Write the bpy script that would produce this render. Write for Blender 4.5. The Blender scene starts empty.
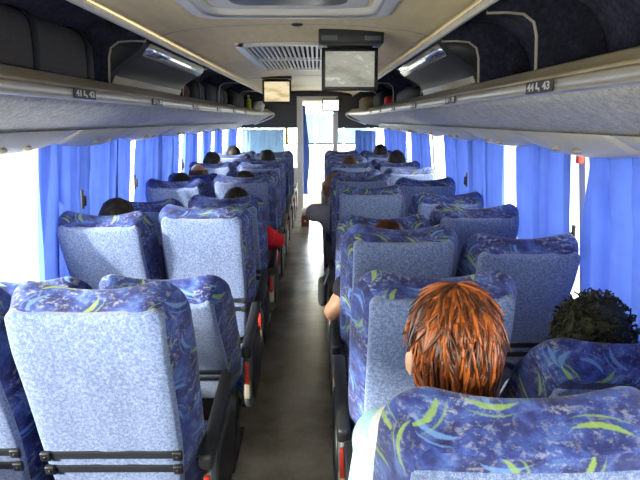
import bpy, bmesh, math, random
from mathutils import Vector, Matrix, noise as mnoise

random.seed(7)
SC = bpy.context.scene
COL = SC.collection
PI = math.pi

# ------------------------------------------------------------------ helpers
def smooth(t):
    t = max(0.0, min(1.0, t))
    return t * t * (3 - 2 * t)

def link_mesh(name, bm, mat, parent=None, shade=True, loc=None):
    bmesh.ops.recalc_face_normals(bm, faces=bm.faces)
    me = bpy.data.meshes.new(name)
    bm.to_mesh(me); bm.free()
    if mat: me.materials.append(mat)
    if shade:
        for p in me.polygons: p.use_smooth = True
    o = bpy.data.objects.new(name, me)
    COL.objects.link(o)
    if loc: o.location = loc
    if parent: o.parent = parent
    return o

def empty(name, loc, rz=0.0):
    o = bpy.data.objects.new(name, None)
    o.empty_display_size = 0.1
    COL.objects.link(o)
    o.location = loc; o.rotation_euler = (0, 0, rz)
    return o

def tag(o, label, cat, group=None):
    o['label'] = label; o['category'] = cat
    if group: o['group'] = group
    return o

def struct(o):
    o['kind'] = 'structure'
    return o

def kids(o):
    return [c for c in COL.objects if c.parent == o]

def copy_tree(o, parent=None, children=None):
    c = o.copy(); COL.objects.link(c)
    if parent: c.parent = parent
    for ch in children.get(o.name, []):
        copy_tree(ch, c, children)
    return c

def child_map():
    m = {}
    for o in COL.objects:
        if o.parent: m.setdefault(o.parent.name, []).append(o)
    return m

def box(bm, lo, hi, bevel=0.0, segs=2, mat=None):
    t = bmesh.new()
    bmesh.ops.create_cube(t, size=1.0)
    lo = Vector(lo); hi = Vector(hi)
    for v in t.verts:
        v.co = Vector((lo[i] + (v.co[i] + .5) * (hi[i] - lo[i]) for i in range(3)))
    if bevel > 0:
        bmesh.ops.bevel(t, geom=list(t.edges), offset=bevel, segments=segs, profile=.6, affect='EDGES')
    if mat is not None:
        for v in t.verts: v.co = mat @ v.co
    merge(bm, t)

def merge(bm, t):
    me = bpy.data.meshes.new('tmp')
    t.to_mesh(me); t.free()
    bm.from_mesh(me)
    bpy.data.meshes.remove(me)

def tube(bm, pts, radii, seg=8, cap=True):
    if not isinstance(radii, (list, tuple)): radii = [radii] * len(pts)
    pts = [Vector(p) for p in pts]
    rings = []
    up = None
    for i, p in enumerate(pts):
        a = pts[max(0, i - 1)]; b = pts[min(len(pts) - 1, i + 1)]
        d = (b - a)
        if d.length < 1e-9: d = Vector((0, 0, 1))
        d.normalize()
        if up is None:
            up = Vector((0, 0, 1)) if abs(d.z) < .9 else Vector((1, 0, 0))
        s = d.cross(up)
        if s.length < 1e-6: s = d.cross(Vector((1, 0.3, 0)))
        s.normalize(); up = s.cross(d).normalized()
        rings.append([bm.verts.new(p + (s * math.cos(2 * PI * k / seg) + up * math.sin(2 * PI * k / seg)) * radii[i]) for k in range(seg)])
    for r0, r1 in zip(rings, rings[1:]):
        for k in range(seg):
            bm.faces.new((r0[k], r0[(k + 1) % seg], r1[(k + 1) % seg], r1[k]))
    if cap:
        bm.faces.new(rings[0][::-1]); bm.faces.new(rings[-1])

def ball(bm, c, r, u=14, v=10, rot=None):
    if not isinstance(r, (list, tuple)): r = (r, r, r)
    m = Matrix.Translation(Vector(c))
    if rot is not None: m = m @ rot
    m = m @ Matrix.Diagonal((r[0], r[1], r[2], 1))
    bmesh.ops.create_uvsphere(bm, u_segments=u, v_segments=v, radius=1.0, matrix=m)

def capsule(bm, a, b, ra, rb, seg=12):
    a = Vector(a); b = Vector(b)
    n = 6
    pts = [a.lerp(b, k / n) for k in range(n + 1)]
    rr = [ra + (rb - ra) * k / n for k in range(n + 1)]
    tube(bm, pts, rr, seg)
    ball(bm, a, ra, 12, 8); ball(bm, b, rb, 12, 8)

def prism(bm, prof, axis, a, b, fn=None):
    """extrude a closed 2D profile; axis 'x': prof=(y,z), 'y': prof=(x,z)"""
    def P(p, t): return Vector((t, p[0], p[1])) if axis == 'x' else Vector((p[0], t, p[1]))
    v0 = [bm.verts.new(P(p, a)) for p in prof]; v1 = [bm.verts.new(P(p, b)) for p in prof]
    n = len(prof)
    for i in range(n):
        bm.faces.new((v0[i], v0[(i + 1) % n], v1[(i + 1) % n], v1[i]))
    bm.faces.new(v0[::-1]); bm.faces.new(v1)

def loft(bm, rings, closed=True, cap=True):
    vr = [[bm.verts.new(Vector(p)) for p in r] for r in rings]
    n = len(vr[0])
    for r0, r1 in zip(vr, vr[1:]):
        for i in range(n if closed else n - 1):
            bm.faces.new((r0[i], r0[(i + 1) % n], r1[(i + 1) % n], r1[i]))
    if cap and closed:
        bm.faces.new(vr[0][::-1]); bm.faces.new(vr[-1])

# ------------------------------------------------------------------ materials
class NT:
    def __init__(s, name):
        s.m = bpy.data.materials.new(name); s.m.use_nodes = True
        s.t = s.m.node_tree; s.t.nodes.clear()
        s.out = s.n('ShaderNodeOutputMaterial')
    def n(s, typ, **kw):
        nd = s.t.nodes.new(typ)
        for k, v in kw.items(): setattr(nd, k, v)
        return nd
    def set(s, sock, v):
        if hasattr(v, 'links'): s.t.links.new(v, sock)
        elif v is not None: sock.default_value = v
    def math(s, op, a, b=None, c=None, clamp=False):
        nd = s.n('ShaderNodeMath', operation=op); nd.use_clamp = clamp
        s.set(nd.inputs[0], a)
        if b is not None: s.set(nd.inputs[1], b)
        if c is not None: s.set(nd.inputs[2], c)
        return nd.outputs[0]
    def vmath(s, op, a, b=None, out=0):
        nd = s.n('ShaderNodeVectorMath', operation=op)
        s.set(nd.inputs[0], a)
        if b is not None:
            s.set(nd.inputs[3] if op == 'SCALE' else nd.inputs[1], b)
        return nd.outputs[out]
    def noise(s, vec, scale, detail=3, rough=.5, out=0):
        nd = s.n('ShaderNodeTexNoise'); s.set(nd.inputs['Vector'], vec)
        nd.inputs['Scale'].default_value = scale; nd.inputs['Detail'].default_value = detail
        nd.inputs['Roughness'].default_value = rough
        return nd.outputs[out]
    def ramp(s, fac, stops, interp='LINEAR'):
        nd = s.n('ShaderNodeValToRGB'); cr = nd.color_ramp; cr.interpolation = interp
        while len(cr.elements) < len(stops): cr.elements.new(.5)
        for e, (p, c) in zip(cr.elements, stops):
            e.position = p; e.color = (*c, 1) if len(c) == 3 else c
        s.set(nd.inputs[0], fac); return nd.outputs[0]
    def mix(s, fac, a, b):
        nd = s.n('ShaderNodeMix', data_type='RGBA')
        s.set(nd.inputs[0], fac)
        s.set(nd.inputs[6], (*a, 1) if isinstance(a, tuple) and len(a) == 3 else a)
        s.set(nd.inputs[7], (*b, 1) if isinstance(b, tuple) and len(b) == 3 else b)
        return nd.outputs[2]
    def bump(s, h, strength=.3, dist=.01):
        nd = s.n('ShaderNodeBump'); nd.inputs['Strength'].default_value = strength
        nd.inputs['Distance'].default_value = dist; s.set(nd.inputs['Height'], h)
        return nd.outputs[0]
    def coord(s, which='Object'):
        return s.n('ShaderNodeTexCoord').outputs[which]
    def bsdf(s, color, rough=.6, metal=0, spec=.5, normal=None, sheen=0, coat=0, **kw):
        b = s.n('ShaderNodeBsdfPrincipled')
        s.set(b.inputs['Base Color'], (*color, 1) if isinstance(color, tuple) and len(color) == 3 else color)
        s.set(b.inputs['Roughness'], rough); s.set(b.inputs['Metallic'], metal)
        b.inputs['Specular IOR Level'].default_value = spec
        b.inputs['Sheen Weight'].default_value = sheen
        b.inputs['Coat Weight'].default_value = coat
        if normal is not None: s.set(b.inputs['Normal'], normal)
        return b
    def done(s, shader):
        s.t.links.new(shader if hasattr(shader, 'links') else shader.outputs[0], s.out.inputs[0])
        return s.m

def plain(name, col, rough=.5, metal=0, spec=.5, nscale=40, namt=.12, bump=0.0, coat=0, sheen=0):
    t = NT(name)
    c = t.coord()
    f = t.noise(c, nscale, 4, .6)
    a = tuple(x * (1 - namt) for x in col); b = tuple(min(1, x * (1 + namt)) for x in col)
    colr = t.ramp(f, [(.3, a), (.7, b)])
    nrm = t.bump(f, bump, .004) if bump else None
    return t.done(t.bsdf(colr, rough, metal, spec, nrm, sheen, coat))

def seat_pattern():
    t = NT('patterned_seat_fabric')
    uv = t.n('ShaderNodeUVMap').outputs[0]
    rnd = t.n('ShaderNodeObjectInfo').outputs['Random']
    off = t.n('ShaderNodeCombineXYZ')
    t.set(off.inputs[0], t.math('MULTIPLY', rnd, 13.7)); t.set(off.inputs[1], t.math('MULTIPLY', rnd, 7.3))
    P = t.vmath('ADD', uv, off.outputs[0])
    n1 = t.noise(P, 16, 5, .62)
    base = t.ramp(n1, [(.32, (.009, .010, .060)), (.46, (.018, .026, .135)), (.57, (.036, .068, .27)), (.72, (.10, .17, .40))])
    n2 = t.noise(P, 55, 4, .7)
    sp = t.math('MULTIPLY', t.math('SUBTRACT', n2, .51, clamp=True), 8.0, clamp=True)
    sp = t.math('MULTIPLY', sp, t.math('MULTIPLY', t.math('SUBTRACT', t.noise(P, 7, 2), .40, clamp=True), 4, clamp=True))
    col = t.mix(t.math('MULTIPLY', sp, .8), base, (.38, .38, .42))
    def swoosh(scale, offs, R, L, W, thresh, colour, col, double=True):
        Q = t.vmath('SCALE', t.vmath('ADD', P, (offs, offs * .7, 0)), scale)
        vo = t.n('ShaderNodeTexVoronoi', voronoi_dimensions='2D', feature='F1')
        t.set(vo.inputs['Vector'], Q); vo.inputs['Scale'].default_value = 1.0
        vo.inputs['Randomness'].default_value = .75
        loc = t.vmath('SUBTRACT', Q, vo.outputs['Position'])
        sep = t.n('ShaderNodeSeparateColor'); t.set(sep.inputs[0], vo.outputs['Color'])
        th = t.math('MULTIPLY', sep.outputs[0], 2 * PI)
        cc = t.n('ShaderNodeCombineXYZ')
        t.set(cc.inputs[0], t.math('MULTIPLY', t.math('COSINE', th), R)); t.set(cc.inputs[1], t.math('MULTIPLY', t.math('SINE', th), R))
        d = t.vmath('LENGTH', t.vmath('SUBTRACT', loc, cc.outputs[0]), None, 1)
        l = t.math('DIVIDE', t.vmath('LENGTH', loc, None, 1), L)
        w = t.math('MULTIPLY', t.math('SUBTRACT', 1.0, t.math('MULTIPLY', l, l)), W)
        fr = t.math('MULTIPLY', t.math('SUBTRACT', t.noise(P, 120, 2), .5), .05)
        def ringm(RR, ww):
            e = t.math('ABSOLUTE', t.math('SUBTRACT', t.math('ADD', d, fr), RR))
            return t.math('DIVIDE', t.math('SUBTRACT', ww, e), .03, clamp=True)
        m = ringm(R, w)
        if double:
            m2 = ringm(R + W * 2.3, t.math('MULTIPLY', w, .55))
            m = t.math('MAXIMUM', m, t.math('MULTIPLY', m2, .8))
        m = t.math('MULTIPLY', m, t.math('GREATER_THAN', sep.outputs[1], thresh))
        return t.mix(t.math('MULTIPLY', m, .72), col, colour)
    col = swoosh(9.5, 3.1, .60, .46, .075, .5, (.13, .26, .55), col)
    col = swoosh(8.2, 0.0, .62, .44, .068, .42, (.25, .38, .055), col)
    nrm = t.bump(n2, .25, .003)
    return t.done(t.bsdf(col, .85, 0, .25, nrm, sheen=.18))

def carpet(name, stops, scale=320, bump=.4, sheen=.3):
    t = NT(name); c = t.coord()
    f = t.noise(c, scale, 3, .75)
    g = t.noise(c, scale * .28, 3, .6)
    h = t.math('ADD', t.math('MULTIPLY', f, .6), t.math('MULTIPLY', g, .4))
    col = t.ramp(h, stops)
    return t.done(t.bsdf(col, .95, 0, .15, t.bump(f, bump, .003), sheen=sheen))

def curtain_mat(name, refl, trans):
    t = NT(name); c = t.coord()
    f = t.noise(c, 9, 3); f2 = t.noise(c, 420, 2)
    k = t.math('ADD', t.math('MULTIPLY', f, .35), .82)
    d = t.n('ShaderNodeBsdfDiffuse'); tr = t.n('ShaderNodeBsdfTranslucent')
    t.set(d.inputs[0], t.vmath('SCALE', refl, k)); t.set(tr.inputs[0], t.vmath('SCALE', trans, k))
    nb = t.bump(f2, .15, .002); t.set(d.inputs['Normal'], nb)
    ad = t.n('ShaderNodeAddShader')
    t.t.links.new(d.outputs[0], ad.inputs[0]); t.t.links.new(tr.outputs[0], ad.inputs[1])
    return t.done(ad.outputs[0])

def glass_mat():
    t = NT('window_glass'); tr = t.n('ShaderNodeBsdfTransparent'); g = t.n('ShaderNodeBsdfGlossy')
    tr.inputs[0].default_value = (.93, .96, .95, 1); g.inputs['Roughness'].default_value = .03
    mx = t.n('ShaderNodeMixShader'); mx.inputs[0].default_value = .05
    t.t.links.new(tr.outputs[0], mx.inputs[1]); t.t.links.new(g.outputs[0], mx.inputs[2])
    return t.done(mx.outputs[0])

def hair_mat(name, dark, mid, light, rough=.55):
    t = NT(name); c = t.coord()
    g = t.n('ShaderNodeNewGeometry').outputs['Random Per Island']
    mp = t.n('ShaderNodeMapping'); t.set(mp.inputs[0], c); mp.inputs['Scale'].default_value = (1, 1, .22)
    f = t.noise(mp.outputs[0], 60, 4, .65)
    k = t.math('ADD', t.math('MULTIPLY', g, .45), t.math('MULTIPLY', f, .65))
    col = t.ramp(k, [(.25, dark), (.52, mid), (.80, light)])
    return t.done(t.bsdf(col, rough, 0, .5 if rough < .35 else .2, t.bump(f, .4, .004)))

def skin_mat(name, col):
    t = NT(name); c = t.coord(); f = t.noise(c, 22, 4, .6)
    colr = t.ramp(f, [(.3, tuple(x * .85 for x in col)), (.7, tuple(min(1, x * 1.12) for x in col))])
    b = t.bsdf(colr, .5, 0, .4)
    b.inputs['Subsurface Weight'].default_value = .12
    b.inputs['Subsurface Radius'].default_value = (.02, .008, .004)
    return t.done(b)

def floor_mat():
    t = NT('worn_floor_vinyl'); c = t.coord()
    a = t.noise(c, 3.5, 6, .65); b = t.noise(c, 38, 5, .7); s = t.noise(c, 140, 2, .5)
    col = t.ramp(a, [(.28, (.17, .15, .115)), (.52, (.30, .265, .21)), (.75, (.42, .385, .32))])
    col = t.mix(t.math('MULTIPLY', t.math('SUBTRACT', b, .5, clamp=True), 2.2, clamp=True), col, (.36, .34, .29))
    col = t.mix(t.math('MULTIPLY', t.math('SUBTRACT', s, .66, clamp=True), 9, clamp=True), col, (.55, .53, .47))
    r = t.math('ADD', t.math('MULTIPLY', b, .24), .08)
    return t.done(t.bsdf(col, r, 0, .5, t.bump(b, .03, .003)))

def ceiling_mat():
    t = NT('cream_ceiling_laminate'); c = t.coord()
    mp = t.n('ShaderNodeMapping'); t.set(mp.inputs[0], c); mp.inputs['Scale'].default_value = (6, 1.2, 6)
    f = t.noise(mp.outputs[0], 4, 5, .65); g = t.noise(c, 160, 2)
    col = t.ramp(f, [(.3, (.68, .55, .31)), (.7, (.78, .65, .40))])
    return t.done(t.bsdf(col, .48, 0, .4, t.bump(g, .06, .003)))

def screen_mat(name, lo, mid, hi, scale, st):
    t = NT(name); c = t.coord('Object')
    mp = t.n('ShaderNodeMapping'); t.set(mp.inputs[0], c); mp.inputs['Rotation'].default_value = (0, .7, 0)
    mp.inputs['Scale'].default_value = (1, 1, 2.4)
    f = t.noise(mp.outputs[0], scale, 5, .62)
    col = t.ramp(f, [(.34, lo), (.50, mid), (.60, mid), (.70, hi)])
    e = t.n('ShaderNodeEmission'); t.set(e.inputs[0], col); e.inputs[1].default_value = st
    g = t.bsdf((.02, .02, .02), .12, 0, .5)
    ad = t.n('ShaderNodeAddShader'); t.t.links.new(e.outputs[0], ad.inputs[0]); t.t.links.new(g.outputs[0], ad.inputs[1])
    return t.done(ad.outputs[0])

M = {}
M['pattern'] = seat_pattern()
M['back'] = carpet('speckled_blue_carpet', [(.36, (.060, .092, .205)), (.5, (.148, .198, .36)), (.64, (.34, .40, .59))], 430)
M['black'] = plain('black_plastic', (.018, .018, .02), .42, 0, .5)
M['strap'] = plain('black_webbing', (.016, .017, .022), .7, 0, .3, 300, .4, .3)
M['grey'] = plain('grey_console_plastic', (.11, .13, .13), .45, 0, .5)
M['red'] = plain('red_plastic', (.55, .035, .02), .35)
M['beige'] = plain('beige_plastic', (.50, .45, .34), .45)
M['steel'] = plain('dark_steel', (.06, .06, .065), .45, .6)
M['rackcarpet'] = carpet('grey_rack_carpet', [(.38, (.31, .305, .30)), (.5, (.47, .46, .45)), (.62, (.64, .63, .61))], 110, .3, .1)
M['navy'] = carpet('navy_rack_lining', [(.36, (.022, .023, .040)), (.5, (.038, .040, .066)), (.64, (.066, .068, .105))], 60, .2, .05)
M['chrome'] = plain('satin_aluminium', (.60, .58, .53), .36, .65, .5, 12, .05)
M['stripmetal'] = plain('polished_strip_metal', (.85, .84, .80), .2, .9, .5, 10, .03)
M['lip'] = plain('beige_lip_laminate', (.46, .41, .31), .42, 0, .5, 8, .1)
M['service'] = plain('cream_service_plastic', (.68, .64, .54), .4, 0, .5, 6, .08)
M['locker'] = plain('dark_grey_locker_plastic', (.022, .023, .024), .42, 0, .3, 10, .1)
M['trimwhite'] = plain('white_trim_plastic', (.78, .76, .68), .35)
M['cream'] = plain('cream_painted_metal', (.78, .75, .66), .4, 0, .5, 6, .05)
M['wall'] = plain('grey_wall_laminate', (.34, .34, .36), .6, 0, .4, 20, .1)
M['blackgloss'] = plain('black_panel_laminate', (.022, .022, .024), .35)
M['floor'] = floor_mat()
M['ceiling'] = ceiling_mat()
M['glass'] = glass_mat()
M['curtain'] = curtain_mat('royal_blue_curtain_cloth', (.06, .10, .36), (.018, .032, .120))
M['curtainpale'] = curtain_mat('pale_blue_curtain_cloth', (.18, .28, .45), (.10, .16, .23))
M['curtaindark'] = curtain_mat('navy_curtain_cloth', (.06, .09, .28), (.018, .038, .12))
M['rubber'] = plain('black_rubber', (.015, .015, .015), .7)
M['screenA'] = screen_mat('grey_picture_reflection', (.20, .21, .17), (.33, .33, .28), (.75, .75, .72), 5.5, 1.0)  # film picture plus a greyish reflection painted into the emission
M['screenB'] = screen_mat('amber_film_picture', (.55, .36, .12), (.80, .68, .42), (.95, .90, .75), 6, 1.0)
M['screenC'] = screen_mat('white_window_reflection', (.85, .87, .88), (.95, .95, .95), (1, 1, 1), 4, 1.15)  # bright reflection of the windows, painted on as white emission
M['ventslat'] = plain('white_vent_plastic', (.66, .64, .56), .4)
M['ventdark'] = plain('dark_duct', (.02, .02, .02), .9)
M['asphalt'] = plain('pale_asphalt', (.30, .29, .27), .9, 0, .2, 3, .15)
M['white'] = plain('white_cloth', (.80, .82, .84), .9, 0, .2, 60, .06, .1)
M['label'] = plain('black_label', (.012, .012, .012), .4)
M['labelwhite'] = plain('white_print', (.75, .75, .72), .5)

# ------------------------------------------------------------------ setting
Y0, YP, YF = -1.1, 9.78, 12.6            # rear wall, partition, windscreen
def wallx(z):                             # the side walls lean in towards the roof
    if z < .82: return 1.22
    return 1.22 - (z - .82) * .09

bm = bmesh.new(); box(bm, (-1.22, Y0 - .02, -.06), (1.22, YF + .2, 0))
struct(link_mesh('floor', bm, M['floor'], shade=False))

def ceil_z(x): return 1.972 + .073 * math.sqrt(max(0, 1 - (x / .66) ** 2)) if abs(x) < .66 else 1.972
bm = bmesh.new()
N = 28
for (ya, yb) in [(Y0, YF + .1)]:
    low = [(-.65 + 1.3 * i / N) for i in range(N + 1)]
    prof = [(x, ceil_z(x)) for x in low] + [(x, ceil_z(x) + .03) for x in reversed(low)]
    prism(bm, prof, 'y', ya, yb)
struct(link_mesh('ceiling', bm, M['ceiling']))
n = 1
for s in (-1, 1):                         # white edge beading of the ceiling panel
    bm = bmesh.new(); box(bm, (s * .655 - .008, Y0, 1.958), (s * .655 + .008, YP, 1.982), .004)
    struct(link_mesh('trim_%d' % n, bm, M['trimwhite'])); n += 1
for y in (1.35, 3.05, 4.75, 6.45, 8.15):  # seams of the ceiling panels
    if 3.6 < y < 5.6:
        spans = [(-.645, -.37), (.37, .645)]
    else: spans = [(-.645, .645)]
    bm = bmesh.new()
    for a, b in spans:
        pr = []
        k = 16
        xs = [a + (b - a) * i / k for i in range(k + 1)]
        rings = [[(x, y - .004, ceil_z(x) - .0015), (x, y + .004, ceil_z(x) - .0015), (x, y + .004, ceil_z(x) + .004), (x, y - .004, ceil_z(x) + .004)] for x in xs]
        loft(bm, rings)
    struct(link_mesh('trim_%d' % n, bm, M['lip'])); n += 1

# outer roof, side walls, rear wall
bm = bmesh.new()
rp = [(-1.30, 2.02), (-1.16, 2.14), (-.8, 2.19), (0, 2.21), (.8, 2.19), (1.16, 2.14), (1.30, 2.02)]
prof = rp + [(x, z + .04) for x, z in reversed(rp)]
prism(bm, prof, 'y', Y0 - .1, YF + .3)
struct(link_mesh('ceiling_roof', bm, M['wall'], shade=False))
pillars = {-1: [-.6, .0, 1.62, 3.245, 4.87, 6.49, 8.1, YP], 1: [-.6, .85, 2.47, 4.12, 5.72, 7.32, 8.7, YP]}
for s, side in ((-1, 'left'), (1, 'right')):
    bm = bmesh.new()
    prism(bm, [(s * 1.215, 0), (s * 1.215, .82), (s * 1.26, .82), (s * 1.26, 0)], 'y', Y0, YF if s < 0 else YP + .05)
    prism(bm, [(s * 1.13, 1.53), (s * 1.112, 2.1), (s * 1.30, 2.1), (s * 1.20, 1.53)], 'y', Y0, YF)
    for y in pillars[s]:
        loft(bm, [[(s * wallx(z), y - .03, z), (s * wallx(z), y + .03, z), (s * (wallx(z) + .06), y + .03, z), (s * (wallx(z) + .06), y - .03, z)] for z in (.80, 1.2, 1.55)])
    if s == 1:      # the rearmost right bay is a solid panel
        loft(bm, [[(s * wallx(z), Y0, z), (s * wallx(z), -.6, z), (s * (wallx(z) + .06), -.6, z), (s * (wallx(z) + .06), Y0, z)] for z in (.80, 1.2, 1.55)])
    struct(link_mesh('wall_' + side, bm, M['wall'], shade=False))
    bm = bmesh.new(); box(bm, (min(s * 1.195, s * 1.23), Y0, .80), (max(s * 1.195, s * 1.23), YP - .04, .83), .006)
    struct(link_mesh('trim_%d' % n, bm, M['wall'])); n += 1
    bm = bmesh.new()    # curtain rail
    tube(bm, [(s * 1.124, Y0, 1.515), (s * 1.124, YP - .05, 1.515)], .007, 6)
    struct(link_mesh('trim_%d' % n, bm, M['chrome'])); n += 1
wn = 1
for s in (-1, 1):
    ys = ([Y0] if s == -1 else []) + pillars[s] + [YF]
    for a, b in zip(ys, ys[1:]):
        bm = bmesh.new()
        loft(bm, [[(s * (wallx(z) + .036), a + .02, z), (s * (wallx(z) + .036), b - .02, z), (s * (wallx(z) + .042), b - .02, z), (s * (wallx(z) + .042), a + .02, z)] for z in ((.81, 1.55) if not (s == 1 and b == YF) else (.04, .81, 1.55))])
        struct(link_mesh('window_%d' % wn, bm, M['glass'], shade=False)); wn += 1
# rear wall with its window
bm = bmesh.new()
box(bm, (-1.25, Y0 - .06, 0), (1.25, Y0, 1.05)); box(bm, (-1.25, Y0 - .06, 1.75), (1.25, Y0, 2.15))
box(bm, (-1.25, Y0 - .06, 1.0), (-1.0, Y0, 1.8)); box(bm, (1.0, Y0 - .06, 1.0), (1.25, Y0, 1.8))
struct(link_mesh('wall_rear', bm, M['wall'], shade=False))
bm = bmesh.new(); box(bm, (-1.0, Y0 - .035, 1.05), (1.0, Y0 - .028, 1.75))
struct(link_mesh('window_%d' % wn, bm, M['glass'], shade=False)); wn += 1
# road outside
bm = bmesh.new(); box(bm, (-60, -60, -1.1), (60, 60, -1.0))
struct(link_mesh('ground', bm, M['asphalt'], shade=False))

# --- partition behind the driver
bm = bmesh.new()
for a, b in ((-1.2, -.207), (.433, 1.2)):
    box(bm, (a, YP - .02, 0), (b, YP + .02, .86), .004)
struct(link_mesh('wall_front', bm, M['cream'], shade=False))
bm = bmesh.new()
box(bm, (-1.12, YP - .022, 1.475), (-.207, YP + .022, 2.03), .004)
box(bm, (.433, YP - .022, 1.475), (1.12, YP + .022, 2.03), .004)
struct(link_mesh('trim_%d' % n, bm, M['blackgloss'], shade=False)); n += 1
bm = bmesh.new()   # cream door frame
box(bm, (-.207, YP - .035, 0), (-.114, YP + .035, 1.955), .006)
box(bm, (.355, YP - .035, 0), (.433, YP + .035, 1.955), .006)
box(bm, (-.207, YP - .036, 1.895), (.433, YP + .036, 1.96), .006)
struct(link_mesh('door_1', bm, M['cream'], shade=False))
bm = bmesh.new(); box(bm, (-.207, YP - .02, 1.96), (.433, YP + .02, 2.07))
struct(link_mesh('trim_%d' % n, bm, M['blackgloss'], shade=False)); n += 1
bm = bmesh.new()   # black curved band over the door
k = 20
xs = [-.62 + 1.24 * i / k for i in range(k + 1)]
loft(bm, [[(x, YP - .10, 1.962 + .055 * (1 - (x / .62) ** 2)), (x, YP - .05, 1.955 + .055 * (1 - (x / .62) ** 2)), (x, YP - .05, 2.012 + .03 * (1 - (x / .62) ** 2)), (x, YP - .10, 2.012 + .03 * (1 - (x / .62) ** 2))] for x in xs])
struct(link_mesh('trim_%d' % n, bm, M['blackgloss'])); n += 1
bm = bmesh.new()
loft(bm, [[(x, YP - .14, 1.985 + .055 * (1 - (x / .62) ** 2)), (x, YP - .02, 1.985 + .055 * (1 - (x / .62) ** 2)), (x, YP - .02, 2.06), (x, YP - .14, 2.06)] for x in xs])
for v in bm.verts: v.co.z += .018
struct(link_mesh('trim_%d' % n, bm, M['cream'])); n += 1
for a, b in ((-1.13, -.207), (.433, 1.13)):
    bm = bmesh.new(); box(bm, (a, YP + .002, .86), (b, YP + .008, 1.475))
    struct(link_mesh('window_%d' % wn, bm, M['glass'], shade=False)); wn += 1
# cab: windscreen frame, dash
bm = bmesh.new()
box(bm, (-1.25, YF, 0), (1.25, YF + .06, .42)); box(bm, (-1.25, YF, 1.93), (1.25, YF + .06, 2.2))
box(bm, (-1.25, YF, .4), (-1.17, YF + .06, 2.0)); box(bm, (1.17, YF, .4), (1.25, YF + .06, 2.0))
struct(link_mesh('wall_windscreen', bm, M['cream'], shade=False))
bm = bmesh.new(); box(bm, (-1.17, YF + .02, .42), (1.17, YF + .028, 1.93))
struct(link_mesh('window_%d' % wn, bm, M['glass'], shade=False)); wn += 1
bm = bmesh.new()
prism(bm, [(YF - .5, .0), (YF - .5, .22), (YF - .42, .30), (YF - .25, .37), (YF - .02, .40), (YF - .02, 0)], 'x', -1.16, 1.16)
tag(link_mesh('dashboard', bm, M['cream'], shade=False), 'low cream dashboard shelf under the windscreen beyond the front doorway', 'dashboard')
bm = bmesh.new(); tube(bm, [(-1.17, YF - .06, 1.13), (1.17, YF - .06, 1.13)], .016, 8)
struct(link_mesh('trim_%d' % n, bm, M['steel'])); n += 1

# ------------------------------------------------------------------ luggage racks
def lipx(y):                              # the lip swings inwards at its front end
    return .75 - .19 * smooth((y - 8.1) / 1.45) ** 1.3
def rack_ys(): return [Y0 + .02 + (9.62 - Y0 - .02) * i / 60 for i in range(61)]
def extr(prof_fn, ys):
    bm = bmesh.new(); loft(bm, [[(p[0], y, p[1]) for p in prof_fn(y)] for y in ys]); return bm

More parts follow.
